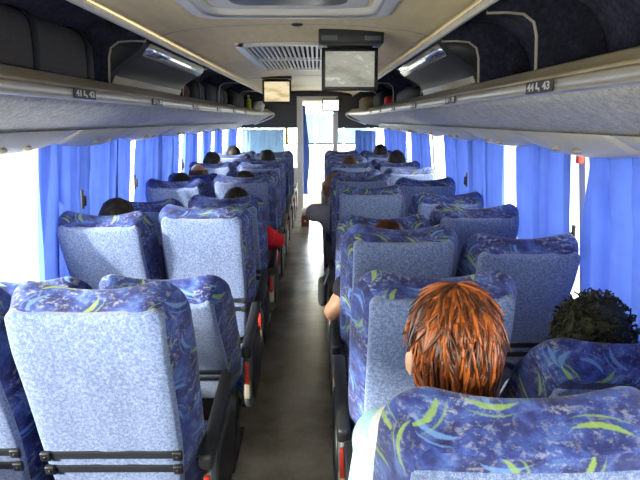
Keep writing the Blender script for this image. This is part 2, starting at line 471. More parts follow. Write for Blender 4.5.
def make_rack(s, label):
    side = 'left' if s < 0 else 'right'
    r = empty('luggage_rack', (0, 0, 0)); tag(r, label, 'luggage rack', 'overhead luggage racks')
    ys = rack_ys()
    def endk(y): return smooth((y - 9.3) / .32)
    def shelf(y):
        L = lipx(y); e = endk(y)
        up = .035 * e
        return [(s * L, 1.674), (s * (L + .03), 1.650 + up), (s * (L + .09), 1.618 + up), (s * (L + .18), 1.580 + up * .6), (s * (L + .27), 1.545), (s * 1.09, 1.515), (s * 1.105, 1.525), (s * 1.108, 1.70), (s * (L + .06), 1.70), (s * (L + .01), 1.685)]
    link_mesh('shelf', extr(shelf, ys), M['rackcarpet'], r)
    def rail(y):
        L = lipx(y)
        return [(s * (L - .004), 1.670), (s * (L - .014), 1.674), (s * (L - .014), 1.680), (s * (L - .008), 1.684), (s * (L - .012), 1.690), (s * (L - .010), 1.704), (s * (L - .002), 1.712), (s * (L + .012), 1.712), (s * (L + .012), 1.670)]
    link_mesh('rail', extr(rail, ys), M['chrome'], r)
    def lip(y):
        L = lipx(y)
        return [(s * (L + .000), 1.712), (s * (L + .03), 1.730), (s * (L + .042), 1.732), (s * (L + .07), 1.756), (s * (L + .082), 1.764), (s * (L + .094), 1.758), (s * (L + .096), 1.705), (s * (L + .01), 1.705)]
    link_mesh('lip_band', extr(lip, ys), M['lip'], r)
    # lining behind the bin
    bm = bmesh.new()
    pr = [(1.106, 1.70), (1.10, 1.80), (1.07, 1.90), (1.00, 1.985), (.90, 2.035), (.78, 2.05), (.645, 2.05)]
    out = [(x + .012, z + .012) for x, z in pr]
    prism(bm, [(s * x, z) for x, z in pr + out[::-1]], 'y', Y0 + .02, 9.74)
    link_mesh('back_lining', bm, M['navy'], r)
    # front end cap: chrome lip curl
    bm = bmesh.new()
    yv = 9.62
    pts = []
    L = lipx(yv)
    for i in range(13):
        a = PI * i / 12
        pts.append((s * (L + .012 + .30 * (1 - math.cos(a)) / 2 * 1.0 if i > 6 else s * 0 + L + .012 * i / 6), 0, 0))
    cp = [(L - .004, 1.705), (L - .010, 1.69), (L - .008, 1.672), (L + .008, 1.652), (L + .04, 1.632), (L + .10, 1.605), (L + .2, 1.568), (L + .30, 1.535)]
    tube(bm, [(s * x, yv + .006, z) for x, z in cp], .011, 8)
    link_mesh('end_trim', bm, M['trimwhite'], r)
    # divider ribs with beige piping
    for y in ((.55, 2.93, 4.52, 6.15, 7.8) if s < 0 else (.55, 2.17, 2.93, 4.52, 6.15, 7.8)):
        L = lipx(y)
        cut = [(.675, 1.955), (.74, 1.957), (.80, 1.952), (.838, 1.925), (.850, 1.88), (L + .105, 1.765)]
        outer = [(1.10, 1.70), (1.095, 1.80), (1.065, 1.90), (.995, 1.982), (.90, 2.03), (.675, 2.045)]
        bm = bmesh.new()
        prism(bm, [(s * x, z) for x, z in cut + [(L + .105, 1.70)] + outer], 'y', y - .008, y + .008)
        d = link_mesh('divider', bm, M['navy'], r, shade=False)
        bm = bmesh.new(); tube(bm, [(s * x, y, z) for x, z in cut], .0075, 6)
        link_mesh('piping', bm, M['lip'], d)
    # closed locker section
    for (ya, yb) in ((2.94, 4.45),):
        bm = bmesh.new()
        def lk(y):
            e = 0.02 * (smooth((ya + .10 - y) / .10) + smooth((y - yb + .10) / .10))
            b = [(.672, 1.950), (.690, 1.925), (.715, 1.905), (.752, 1.882), (.80, 1.850), (.832, 1.815), (.850, 1.775), (.858, 1.712)]
            f = [(s * (x + e), z - e * .4) for x, z in b]
            return f + [(s * 1.05, 1.712), (s * 1.05, 1.90), (s * .95, 1.99), (s * .70, 2.0)]
        yy = [ya, ya + .01, ya + .03, ya + .06, ya + .10] + [ya + .10 + (yb - ya - .2) * i / 8 for i in range(1, 8)] + [yb - .10, yb - .06, yb - .03, yb - .01, yb]
        loft(bm, [[(p[0], y, p[1]) for p in lk(y)] for y in yy])
        lo = link_mesh('locker', bm, M['locker'], r)
        bm = bmesh.new()
        loft(bm, [[(s * x, y, z) for x, z in ((.668, 1.948), (.684, 1.918), (.712, 1.894), (.722, 1.904), (.70, 1.93), (.69, 1.95))] for y in (ya + .06, ya + .5, yb - .5, yb - .06)])
        link_mesh('light_strip', bm, M['stripmetal'], lo)
        bm = bmesh.new()
        loft(bm, [[(s * x, y, z) for x, z in ((.850, 1.764), (.846, 1.778), (.836, 1.800), (.842, 1.806), (.858, 1.78), (.86, 1.764))] for y in (ya + .05, yb - .05)])
        link_mesh('sill_trim', bm, M['lip'], lo)
    # service panels with reading lights, under the rack along the windows
    for k in range(11):
        ya = (-.98 if s < 0 else -1.02) + k * .95; yb = ya + .93
        bm = bmesh.new()
        yy = [ya + (yb - ya) * i / 14 for i in range(15)]
        def sv(y):
            t = (y - ya) / (yb - ya)
            b = math.sin(PI * t) ** .7 * .030 if 0 < t < 1 else 0
            L = lipx(y)
            return [(s * 1.105, 1.520), (s * 1.112, 1.505 - b), (s * 1.085, 1.497 - b), (s * 1.05, 1.508 - b), (s * 1.01, 1.530 - b * .7), (s * .965, 1.552), (s * .965, 1.556), (s * 1.105, 1.526)]
        loft(bm, [[(p[0], y, p[1]) for p in sv(y)] for y in yy])
        sp = link_mesh('service_panel', bm, M['service'], r)
        for dy in (-.10, .10):
            bm = bmesh.new(); ball(bm, (s * 1.03, (ya + yb) / 2 + dy, 1.492), (.022, .022, .012), 10, 6)
            link_mesh('reading_light', bm, M['lip'], sp)
    return r

rackL = make_rack(-1, 'long overhead luggage rack on the left, holding the big dark duffel bag')
rackR = make_rack(1, 'long overhead luggage rack on the right, its near bin empty')

def plate(rack, s, y, a, b, lit=True):
    L = lipx(y)
    x = s * (L - .0165)
    bm = bmesh.new(); box(bm, (-.105, -.017, -.002), (.105, .017, .002), .001)
    p = link_mesh('seat_number_plate', bm, M['label'], rack, shade=False)
    ax = Vector((0, s * 1.0, 0))                       # text direction runs to the viewer's right
    ax = Vector((0, 1, 0)) if s < 0 else Vector((0, -1, 0))
    upv = Vector((0, 0, 1)); nz = Vector((-s, 0, 0))
    R = Matrix((ax, upv, nz)).transposed().to_4x4()
    p.matrix_local = Matrix.Translation((x, y, 1.692)) @ R
    for txt, px in ((a, -.062), (b, .062)):
        cu = bpy.data.curves.new('lettering', 'FONT'); cu.body = txt; cu.size = .030
        cu.align_x = 'CENTER'; cu.align_y = 'CENTER'; cu.extrude = .0006; cu.offset = .0006
        me_o = bpy.data.objects.new('lettering', cu); COL.objects.link(me_o)
        dg = bpy.context.evaluated_depsgraph_get()
        me = bpy.data.meshes.new_from_object(me_o.evaluated_get(dg))
        bpy.data.objects.remove(me_o)
        me.materials.clear(); me.materials.append(M['labelwhite'])
        o = bpy.data.objects.new('seat_number', me); COL.objects.link(o); o.parent = p; o.location = (px, 0, .0026); o.scale = (1.9, 1, 1)
    bm = bmesh.new()                                    # small seated-passenger pictogram
    ball(bm, (-.006, .009, 0), (.0035, .0035, .001), 10, 6)
    box(bm, (-.010, -.004, -.0006), (-.004, .005, .0006)); box(bm, (-.010, -.006, -.0006), (.006, -.002, .0006))
    box(bm, (.003, -.012, -.0006), (.006, -.003, .0006))
    o = link_mesh('seat_symbol', bm, M['labelwhite'], p, shade=False); o.location = (0, 0, .0026); o.scale = (1.9, 1.1, 1)
for i, (y, a, b) in enumerate(((2.29, '41', '42'), (3.32, '37', '38'), (4.37, '33', '34'), (5.4, '29', '30'), (6.4, '25', '26'), (7.4, '21', '22'))):
    plate(rackL, -1, y, a, b)
for i, (y, a, b) in enumerate(((1.79, '44', '43'), (2.97, '40', '39'), (4.1, '36', '35'), (5.2, '32', '31'), (6.3, '28', '27'), (7.4, '24', '23'))):
    plate(rackR, 1, y, a, b)

# ------------------------------------------------------------------ curtains
def make_curtain(p0, p1, ztop, zbot, lean, folds, mat, label, group, amp=.018, pinch=None, seed=0):
    """p0,p1: (x,y) ends of the hem line at the top; lean: outward x shift at bottom"""
    rnd = random.Random(seed)
    ph = [rnd.uniform(0, 6.28) for _ in range(4)]
    p0 = Vector((p0[0], p0[1])); p1 = Vector((p1[0], p1[1]))
    d = p1 - p0; Ln = d.length; d.normalize(); nrm = Vector((-d.y, d.x))
    nu = max(24, int(Ln / .018)); nv = 16
    mid = (p0 + p1) / 2
    bm = bmesh.new(); rows = []
    for j in range(nv + 1):
        v = j / nv; z = ztop + (zbot - ztop) * v; row = []
        for i in range(nu + 1):
            u = i / nu
            a = folds * 2 * PI * (u + .03 * math.sin(2 * PI * u * 1.3 + ph[0]) + .012 * math.sin(v * 4 + ph[1]))
            off = amp * (.75 + .35 * v) * math.sin(a + ph[2] + .5 * math.sin(v * 3 + ph[3])) + amp * .4 * math.sin(a * 2.3 + ph[0] + v * 2)
            uu = u
            if pinch: uu = .5 + (u - .5) * pinch(v)
            p = p0 + (p1 - p0) * uu + nrm * off
            p = p + d * (min(.020, .17 * Ln / folds) * math.sin(2 * a + ph[3] + v) * (.5 + .5 * math.sin(a * .37 + ph[1])) * min(1, 6 * u, 6 * (1 - u)))
            row.append(bm.verts.new((p.x + lean * v, p.y, z + .004 * math.sin(a * .5))))
        rows.append(row)
    for r0, r1 in zip(rows, rows[1:]):
        for i in range(nu): bm.faces.new((r0[i], r0[i + 1], r1[i + 1], r1[i]))
    o = link_mesh('curtain', bm, mat)
    tag(o, label, 'curtain', group)
    # heading tape and gliders
    bm = bmesh.new()
    kk = max(3, int(Ln / .09))
    for i in range(kk + 1):
        p = p0.lerp(p1, (i + .0) / kk)
        tube(bm, [(p.x, p.y, ztop - .004), (p.x, p.y, ztop + .018)], .004, 6)
    link_mesh('glider', bm, M['chrome'], o)
    return o

def side_curtain(s, ya, yb, label, folds=None, mat='curtain', zb=.78, amp=.022, seed=0):
    x = s * 1.124
    make_curtain((x, ya), (x, yb), 1.505, zb, s * .055, folds or max(2, (yb - ya) / .15), M[mat], label, 'blue window curtains', amp, None, seed)
side_curtain(-1, 2.74, 3.20, 'blue curtain just ahead of the big bare white window, left wall', seed=1)
side_curtain(-1, 3.24, 4.06, 'broad blue left wall curtain behind the black-haired passenger, ahead of the dark latch', seed=2)
side_curtain(-1, 4.20, 5.52, 'widest blue curtain on the left wall, between two thin white gaps', seed=3)
side_curtain(-1, 5.76, 6.45, 'blue left wall curtain, fourth along from the big bare window', seed=4)
side_curtain(-1, 6.72, 7.25, 'narrow blue left wall curtain, fifth along from the big bare window', seed=5)
side_curtain(-1, 7.58, 8.1, 'slim blue left wall curtain, second from the front partition', seed=6)
side_curtain(-1, 8.7, 9.6, 'blue left wall curtain meeting the front partition', seed=7)
side_curtain(1, 0.9, 2.375, 'large blue curtain at the right edge, beside the dark-haired nearest passenger', seed=8, amp=.026)
side_curtain(1, 2.47, 3.18, 'blue right wall curtain just beyond the red tag', seed=9)
side_curtain(1, 3.44, 4.14, 'blue right wall curtain between two broad white gaps, second beyond the red tag', seed=10)
side_curtain(1, 4.26, 4.92, 'blue right wall curtain, third beyond the red tag', seed=11)
side_curtain(1, 5.75, 6.68, 'blue right wall curtain beyond the widest white gap', seed=12)
side_curtain(1, 7.2, 9.5, 'long pale-streaked blue right wall curtain nearest the front partition', seed=13, amp=.02)
# partition curtains, and those of the cab
make_curtain((-1.07, YP - .05), (-.41, YP - .05), 1.455, .72, 0, 8.5, M['curtainpale'], 'light blue pleated curtain on the front partition, left of the doorway', 'partition curtains', .016, None, 20)
make_curtain((.70, YP - .05), (1.03, YP - .05), 1.44, .72, 0, 4, M['curtaindark'], 'dark blue curtain on the front partition, right of the doorway', 'partition curtains', .016, None, 21)
make_curtain((-.20, YP + .14), (-.03, YP + .14), 1.83, .42, 0, 4, M['curtaindark'], 'tall narrow tied blue curtain hanging in the front doorway', 'partition curtains', .022,
             lambda v: .45 + .75 * smooth(v / .55) - .35 * smooth((v - .6) / .3), 22)
def cab_blind(x0, x1, label, seed):
    make_curtain((x0, YF - .06), (x1, YF - .06), 1.72, 1.14, 0, 5, M['curtainpale'], label, 'windscreen curtains', .01, None, seed)
cab_blind(-.14, .05, 'short pale blue curtain over the windscreen, left one in the doorway view', 23)
cab_blind(.07, .62, 'short pale blue curtain over the windscreen, right one in the doorway view', 24)
cab_blind(.66, 1.1, 'short pale blue curtain over the windscreen, far right behind the partition glass', 25)

# ------------------------------------------------------------------ seats
HW, H = .2375, .80
REC0 = math.radians(17)
def rr(hw, z0, z1, r, k=6):
    r = max(.004, min(r, hw - .002, (z1 - z0) / 2 - .002)); pts = []
    def edge(a, b, m):
        for i in range(m): pts.append((a[0] + (b[0] - a[0]) * i / m, a[1] + (b[1] - a[1]) * i / m))
    def arc(cx, cz, a0):
        for i in range(k): 
            a = a0 + (PI / 2) * i / k; pts.append((cx + r * math.cos(a), cz + r * math.sin(a)))
    arc(hw - r, z0 + r, -PI / 2); edge((hw, z0 + r), (hw, z1 - r), 14)
    arc(hw - r, z1 - r, 0); edge((hw - r, z1), (-hw + r, z1), 18)
    arc(-hw + r, z1 - r, PI / 2); edge((-hw, z1 - r), (-hw, z0 + r), 14)
    arc(-hw + r, z0 + r, PI); edge((-hw + r, z0), (hw - r, z0), 18)
    return pts

def deform(x, y, z, saddle=1.0):
    u = x / HW; t = z / H
    k = smooth((t - .55) / .45) * saddle
    z2 = z + k * (-.030 * (1 - min(1, (abs(u) / .72) ** 2)) + .0)
    if abs(u) > .72: z2 -= k * .012 * ((abs(u) - .72) / .28) ** 2
    x2 = x * (.90 + .10 * smooth(t / .45))
    y2 = y + .016 * math.sin(PI * min(1, t)) + .028 * smooth((t - .80) / .2) * (1 if y > 0 else .8)
    if y > 0: y2 += .022 * min(1, abs(u)) ** 3 * smooth((t - .5) / .25) - y * .42 * smooth((t - .72) / .25)
    return Vector((x2, y2, z2))

def ring_solid(rings, hw, z0, z1, r, saddle=1.0):
    bm = bmesh.new(); vr = []
    for d, y in rings:
        o = rr(hw - d, z0 + d, z1 - d * (.35 if d < .09 else 1.0), r - d * .8)
        vr.append([bm.verts.new(deform(p[0], y, p[1], saddle)) for p in o])
    n = len(vr[0])
    for a, b in zip(vr, vr[1:]):
        for i in range(n): bm.faces.new((a[i], a[(i + 1) % n], b[(i + 1) % n], b[i]))
    for rg in (vr[0], vr[-1]):
        c = bm.verts.new(sum((v.co for v in rg), Vector()) / n)
        for i in range(n): bm.faces.new((rg[i], rg[(i + 1) % n], c))
    return bm

def uv_box(o):
    me = o.data; uv = me.uv_layers.new(name='UVMap')
    for p in me.polygons:
        nx, ny, nz = (abs(v) for v in p.normal)
        for li in p.loop_indices:
            c = me.vertices[me.loops[li].vertex_index].co
            if ny >= nx and ny >= nz: q = (c.x + (3 if p.normal.y > 0 else 0), c.z)
            elif nx >= nz: q = (math.copysign(.24, c.x) + (c.y + .06) * math.copysign(1, c.x), c.z)
            else: q = (c.x, c.z + c.y + .06)
            uv.data[li].uv = q

bm = ring_solid([(.19, -.052), (.13, -.055), (.08, -.057), (.060, -.056), (.046, -.049), (.038, -.038), (.028, -.018), (.016, .008), (.005, .032), (0, .052), (.003, .066), (.014, .077), (.035, .083), (.07, .084), (.13, .080), (.19, .076)], HW, 0, H, .095)
T_BACK = link_mesh('backrest', bm, M['pattern']); uv_box(T_BACK)
bm = ring_solid([(.15, -.0655), (.10, -.067), (.04, -.0675), (.012, -.066), (.004, -.063), (0, -.057), (0, -.042)], HW - .043, .05, H - .026, .026, .45)
T_PANEL = link_mesh('back_panel', bm, M['back'], T_BACK)
for zz in (.245, .298):
    bm = bmesh.new(); W = HW * .80
    loft(bm, [[deform(x, y, z) for y, z in ((-.064, zz - .011), (-.0745, zz - .011), (-.0745, zz + .011), (-.064, zz + .011))] for x in [(-W + 2 * W * i / 14) for i in range(15)]])
    link_mesh('strap', bm, M['strap'], T_BACK, shade=False)
    for sx in (-1, 1):
        bm = bmesh.new()
        c = deform(sx * W * .97, -.074, zz)
        box(bm, c - Vector((.014, .007, .015)), c + Vector((.014, .007, .015)), .004)
        ball(bm, c + Vector((0, -.007, 0)), (.005, .003, .005), 8, 6)
        link_mesh('strap_buckle', bm, M['black'], T_BACK)
bm = bmesh.new(); box(bm, (-.218, .045, .335), (.218, .50, .455), .045, 4)
for v in bm.verts:
    if v.co.z > .4: v.co.z += .012 * (abs(v.co.x) / .22) ** 2
T_CUSH = link_mesh('seat_cushion', bm, M['pattern']); uv_box(T_CUSH)
bm = bmesh.new(); box(bm, (-.20, -.02, .285), (.20, .46, .335), .012); box(bm, (-.20, -.035, .30), (.20, .02, .42), .01)
T_BASE = link_mesh('seat_base', bm, M['black'])
T_LEGS = []
for lx in (-.15, .15):
    bm = bmesh.new()
    box(bm, (lx - .018, .17, .0), (lx + .018, .25, .29), .006); box(bm, (lx - .02, .02, .0), (lx + .02, .42, .025), .006)
    T_LEGS.append(link_mesh('leg', bm, M['steel'], shade=False))

def stadium(y0, y1, z0, z1, r, k=8):
    pts = []
    for cy, cz, a0 in ((y1 - r, z0 + r, -PI / 2), (y1 - r, z1 - r, 0), (y0 + r, z1 - r, PI / 2), (y0 + r, z0 + r, PI)):
        for i in range(k + 1):
            a = a0 + PI / 2 * i / k; pts.append((cy + r * math.cos(a), cz + r * math.sin(a)))
    return pts
T_SIDE = {}
for s in (-1, 1):       # s: side on which the aisle lies
    bm = bmesh.new(); c = s * .268
    A = stadium(-.09, .35, .34, .67, .14); B = stadium(-.075, .335, .355, .655, .135)
    o1, o2 = s * .232, s * .268
    def ringx(P, x): return [(x, p[0] + (p[1] - .48) * .12, p[1]) for p in P]
    loft(bm, [ringx(B, o1), ringx(A, o1 + s * .006), ringx(A, o2 - s * .008), ringx(B, o2)])
    con = link_mesh('side_console', bm, M['grey'])
    bm = bmesh.new()
    C2 = stadium(-.062, .322, .368, .642, .125)
    loft(bm, [ringx(C2, o2 - s * .002), ringx(C2, o2 + s * .006), ringx(stadium(-.04, .30, .39, .62, .11), o2 + s * .010)])
    link_mesh('console_cover', bm, M['black'], con)
    bm = bmesh.new()
    mt = Matrix.Translation((s * .252, .08, .668)) @ Matrix.Rotation(math.radians(9), 4, 'X')
    box(bm, (-.021, -.20, -.026), (.021, .26, .026), .016, 3, mt)
    arm = link_mesh('armrest', bm, M['black'])
    bm = bmesh.new(); box(bm, (s * .256 - .009, -.128, .50), (s * .256 + .009, -.108, .60), .004)
    lev = link_mesh('recline_lever', bm, M['red'])
    bm = bmesh.new(); box(bm, (s * .256 - .012, -.13, .44), (s * .256 + .012, -.085, .505), .005)
    link_mesh('lever_bracket', bm, M['beige'], lev)
    T_SIDE[s] = [con, arm, lev]

CM = child_map()
TEMPL = [T_BACK, T_CUSH, T_BASE] + T_LEGS + T_SIDE[-1] + T_SIDE[1]
SEATS = {}
PITCH = .742
def rowD(side, k): return (.77 if side == 'L' else .87) + PITCH * k
REC = {  # recline in degrees where it differs; dx, dy, dz small shifts
    'LA0': (32, 0, 0), 'RA0': (26, .01, .13), 'LA1': (18.5, -.02, -.03), 'LA2': (41, 0, .07), 'LA3': (20, -.01, 0), 'RA1': (20, 0, .02), 'RW2': (26, 0, .06), 'LA4': (27, 0, 0), 'LA6': (21, 0, 0), 'LA8': (20, 0, 0), 'LA9': (15, 0, 0),
    'LW1': (20, 0, 0), 'LW2': (41, 0, .04), 'LW3': (25, 0, -.02), 'LW4': (30, 0, 0), 'LW5': (22, 0, 0), 'LW6': (26, 0, 0), 'LW8': (25, 0, 0),
    'RW1': (45, .012, .20), 'RA3': (30, 0, 0), 'RA5': (16, 0, 0), 'RA6': (22, 0, 0), 'RW3': (22, 0, 0), 'RW4': (26, 0, 0), 'RW5': (22, 0, 0), 'RW6': (18, 0, 0), 'RW8': (22, 0, 0),
}
ORD = ['nearest', 'second', 'third', 'fourth', 'fifth', 'sixth', 'seventh', 'eighth', 'ninth', 'tenth', 'last']
SLABEL = {
    'LA1': 'big pale blue-backed seat filling the lower left corner, two black straps across it',
    'LA2': 'tilted-back aisle seat peeping out behind the big pale-backed left seat',
    'LA3': 'light blue-backed left aisle seat in front of the tilted one, its full back showing',
    'LA4': 'left aisle seat of the passenger with the red sleeve',
    'LW3': 'left window seat with its whole back showing, black hair poking up over its top',
    'LW2': 'shaded left window seat below the bare white window, just its dark top showing',
    'LW1': 'left window seat beside the big pale-backed seat, cut off by the photo edge',
    'LA0': 'left aisle seat nearest the camera, only its dark top corner at the bottom edge',
    'LW4': 'tilted-back left window seat just ahead of the one topped by black hair',
    'RA0': 'large dark blue swoosh-patterned seat at the lower right, in which the red-haired woman sits',
    'RA1': 'grey-blue-backed right aisle seat straight ahead of the red-haired woman',
    'RW1': 'lime-swoosh patterned right window seat under the dark curly hair at the right edge',
    'RW2': 'tall blue-backed right window seat beside the curtain gap with the red tag',
    'RA2': 'right aisle seat of the passenger with the bare arm out in the aisle',
    'RA3': 'tilted-back right aisle seat right in front of the bare-armed passenger',
    'RA4': 'grey-blue-backed right aisle seat with its whole back showing, behind the grey-sleeved passenger',
    'RW3': 'saddle-topped right window seat directly ahead of the tall one by the red tag',
    'RW4': 'right window seat whose rounded left shoulder peeps past the saddle-topped one',
    'RW5': 'squarish right window seat, second ahead of the saddle-topped one',
    'RA5': 'right aisle seat with pale rim in which the passenger leaning into the aisle sits',
    'LW0': 'left window seat nearest the camera, below the picture edge',
    'RW0': 'right window seat nearest the camera, beside the red-haired woman',
}
def add_seat(key):
    side, c, k = key[0], key[1], int(key[2:])
    deg, dx, dy = REC.get(key, (17 + ((k * 7 + ord(c)) % 5 - 2) * .7, 0, 0))
    x = {'LA': -.446, 'LW': -.928, 'RA': .440, 'RW': .917}[side + c] + dx
    y = rowD(side, k) + .234 + dy
    r = empty('bus_seat', (x, y, 0))
    lab = SLABEL.get(key)
    if lab is None:
        lab = 'blue patterned seat in the %s %s column, %s from the camera' % ('left' if side == 'L' else 'right', 'aisle' if c == 'A' else 'window', ORD[k])
        if k == 10: lab = 'blue patterned front-row seat next to the partition, %s %s side' % ('left' if side == 'L' else 'right', 'aisle' if c == 'A' else 'window')
    tag(r, lab, 'seat', 'patterned coach seats')
    b = copy_tree(T_BACK, r, CM)
    if key in ('RA0', 'RW1'):             # these two carry a deeper head cover
        for ch in COL.objects:
            if ch.parent == b and ch.name.startswith('back_panel'): ch.scale = (1, 1, .945)
    b.location = (0, 0, .42); b.rotation_euler = (math.radians(deg), 0, 0)
    for t in [T_CUSH, T_BASE] + T_LEGS: copy_tree(t, r, CM)
    if c == 'A':
        for t in T_SIDE[1 if side == 'L' else -1]: copy_tree(t, r, CM)
    SEATS[key] = (r, math.radians(deg))
for side in 'LR':
    for k in range(11):
        for c in 'AW': add_seat('%s%s%d' % (side, c, k))
def kill(o):
    for c in CM.get(o.name, []): kill(c)
    bpy.data.objects.remove(o)
for t in TEMPL: kill(t)

# ------------------------------------------------------------------ people
SKIN = {'fair': skin_mat('fair_skin', (.62, .36, .25)), 'tan': skin_mat('tan_skin', (.42, .22, .13)), 'brown': skin_mat('brown_skin', (.24, .12, .07))}
HAIR = {'black': hair_mat('black_hair', (.006, .005, .005), (.016, .012, .010), (.05, .04, .035)),
        'brown': hair_mat('brown_hair', (.02, .010, .006), (.05, .024, .012), (.12, .06, .03)),
        'auburn': hair_mat('auburn_hair', (.02, .007, .004), (.065, .015, .007), (.13, .035, .014)),
        'red': hair_mat('copper_hair', (.020, .007, .004), (.12, .028, .007), (.50, .13, .022), .30),
        'olive': hair_mat('dark_curly_hair', (.008, .008, .005), (.024, .024, .012), (.075, .075, .035), .5),
        'ginger': hair_mat('light_brown_hair', (.10, .045, .02), (.24, .12, .05), (.40, .22, .10))}
SHIRT = {}
def shirt(name, col):
    if name not in SHIRT: SHIRT[name] = plain(name + '_shirt_cloth', col, .85, 0, .2, 70, .12, .15)
    return SHIRT[name]
TROUSER = plain('dark_trouser_cloth', (.03, .035, .06), .9, 0, .2, 90, .2, .1)
SHOE = plain('dark_shoe_leather', (.03, .025, .02), .5)
EYEW = plain('eye_white', (.8, .8, .78), .2)

def voxel(bm, size, sm=2):
    me = bpy.data.meshes.new('v'); bm.to_mesh(me); bm.free()
    o = bpy.data.objects.new('v', me); COL.objects.link(o)
    md = o.modifiers.new('r', 'REMESH'); md.mode = 'VOXEL'; md.voxel_size = size
    ms = o.modifiers.new('s', 'SMOOTH'); ms.iterations = sm; ms.factor = .5
    dg = bpy.context.evaluated_depsgraph_get(); dg.update()
    m2 = bpy.data.meshes.new_from_object(o.evaluated_get(dg))
    bpy.data.objects.remove(o); bpy.data.meshes.remove(me)
    return m2

def mesh_obj(name, me, mat, parent):
    me.name = name; me.materials.clear(); me.materials.append(mat)
    for p in me.polygons: p.use_smooth = True
    o = bpy.data.objects.new(name, me); COL.objects.link(o); o.parent = parent
    return o

def person(label, seat, ztop, skin, hair, shirtmat, aisle_arm=None, lean_x=0.0, lean_y=0.0, turn=0.0, style='short', sleeve='short', dx=0.0, fine=.011, scale=1.0):
    sr, th = SEATS[seat]
    root = empty('person', (sr.location.x + dx, sr.location.y, 0)); tag(root, label, 'person', 'seated passengers')
    side = -1 if seat[0] == 'L' else 1
    ais = -side                                              # aisle direction in x
    hip = Vector((0, .175, .535))
    th2 = min(th, math.radians(40))
    # torso length solved so that the crown is at ztop
    up = Vector((0, -math.sin(th2), math.cos(th2)))
    head_h = .255
    tl = max(.25, min(.50, (ztop - hip.z - head_h * .98) / math.cos(th2)))
    neck = hip + up * tl + Vector((lean_x, lean_y, 0))
    hup = Vector((lean_x * .3, -math.sin(th2 * .35), math.cos(th2 * .35))).normalized()
    hc = neck + hup * .155                                    # head centre
    hc.z = ztop - .118
    sh_w = .165 * scale
    chest = hip.lerp(neck, .72)
    sh = {s: neck + Vector((s * sh_w, .012, -.055)) for s in (-1, 1)}
    arms = {}
    for s in (-1, 1):
        if aisle_arm and s == ais:
            el = Vector(aisle_arm['elbow']); wr = Vector(aisle_arm['wrist'])
            el = el - root.location; wr = wr - root.location
        else:
            el = sh[s] + Vector((s * .035, .10, -.27)); wr = Vector((s * .09, .42, .56))
            if el.z < .50: el.z = .50
        arms[s] = (el, wr)
    Rh = Matrix.Rotation(turn, 4, 'Z')
    def hp(x, y, z):                                          # head-local to root
        q = Rh @ Vector((x, y, z)); return hc + q
    def torso(bm, g=0.0):
        ball(bm, hip + Vector((0, -.01, 0)), (.150 + g, .105 + g, .105 + g))
        ball(bm, hip.lerp(neck, .35), (.135 + g, .095 + g, .14 + g))
        ball(bm, chest, (.158 + g, .105 + g, .15 + g))
        capsule(bm, sh[-1] , sh[1], .062 + g, .062 + g)
        capsule(bm, chest, neck + Vector((0, 0, -.02)), .09 + g, .062 + g)
    def uparm(bm, s, g=0.0, frac=1.0):
        el, wr = arms[s]; e = sh[s].lerp(el, frac)
        capsule(bm, sh[s], e, .052 + g, .052 - .012 * frac + g)
    def legs(bm, g=0.0):
        for s in (-1, 1):
            hj = hip + Vector((s * .085, .03, -.005)); kn = Vector((s * .105, .53, .515)); an = Vector((s * .10, .50, .10))
            capsule(bm, hj, kn, .078 + g, .056 + g); capsule(bm, kn, an, .055 + g, .037 + g)
    b = bmesh.new()
    torso(b); legs(b)
    for s in (-1, 1):
        uparm(b, s); el, wr = arms[s]; capsule(b, el, wr, .042, .027)
        capsule(b, wr, wr + (wr - el).normalized() * .05, .028, .030)
        an = Vector((s * .10, .50, .06)); capsule(b, an, an + Vector((0, .14, -.025)), .036, .030)
    capsule(b, neck + Vector((0, 0, -.05)), hc + Vector((0, -.005, -.06)), .056, .052)
    # head: cranium, face, jaw, brow, nose, chin, ears
    ball(b, hp(0, -.014, .022), (.074, .092, .094), 20, 14)
    ball(b, hp(0, .026, -.025), (.060, .060, .085), 18, 12)
    ball(b, hp(0, .042, -.072), (.042, .036, .034))
    capsule(b, hp(-.034, .075, .014), hp(.034, .075, .014), .016, .016)
    capsule(b, hp(0, .084, .008), hp(0, .102, -.032), .009, .014)
    capsule(b, hp(-.018, .080, -.062), hp(.018, .080, -.062), .010, .010)
    for s in (-1, 1):
        ball(b, hp(s * .040, .064, -.022), (.022, .02, .02))
        ball(b, hp(s * .084, -.014, -.016), (.012, .021, .033), 12, 8, Rh)
    me = voxel(b, fine, 2)
    # separate fingers rooted in the palms, in the same body mesh
    fb = bmesh.new(); fb.from_mesh(me)
    for s in (-1, 1):
        el, wr = arms[s]; d = (wr - el).normalized(); pal = wr + d * .055
        sid = d.cross(Vector((0, 0, 1))); 
        if sid.length < .1: sid = Vector((1, 0, 0))
        sid.normalize(); dn = sid.cross(d).normalized()
        if dn.z > 0: dn = -dn
        for i, ln in enumerate((.066, .075, .070, .055)):
            o0 = pal + sid * (-.027 + .018 * i)
            p = [o0 - d * .01, o0 + d * ln * .45 + dn * .004, o0 + d * ln * .78 + dn * .018, o0 + d * ln * .92 + dn * .036]
            tube(fb, p, [.0095, .009, .0083, .0065], 7)
        o0 = wr + d * .018 - sid * s * .026
        tube(fb, [o0, o0 + d * .025 - sid * s * .020, o0 + d * .05 - sid * s * .026 + dn * .012], [.012, .0105, .008], 7)
    fb.to_mesh(me); fb.free()
    body = mesh_obj('body', me, SKIN[skin], root)
    b = bmesh.new()
    for s in (-1, 1): ball(b, hp(s * .031, .080, -.006), .0115, 10, 8)
    mesh_b = bpy.data.meshes.new('eyes'); b.to_mesh(mesh_b); b.free(); mesh_obj('eyes', mesh_b, EYEW, root)
    # clothing
    b = bmesh.new(); torso(b, .012)
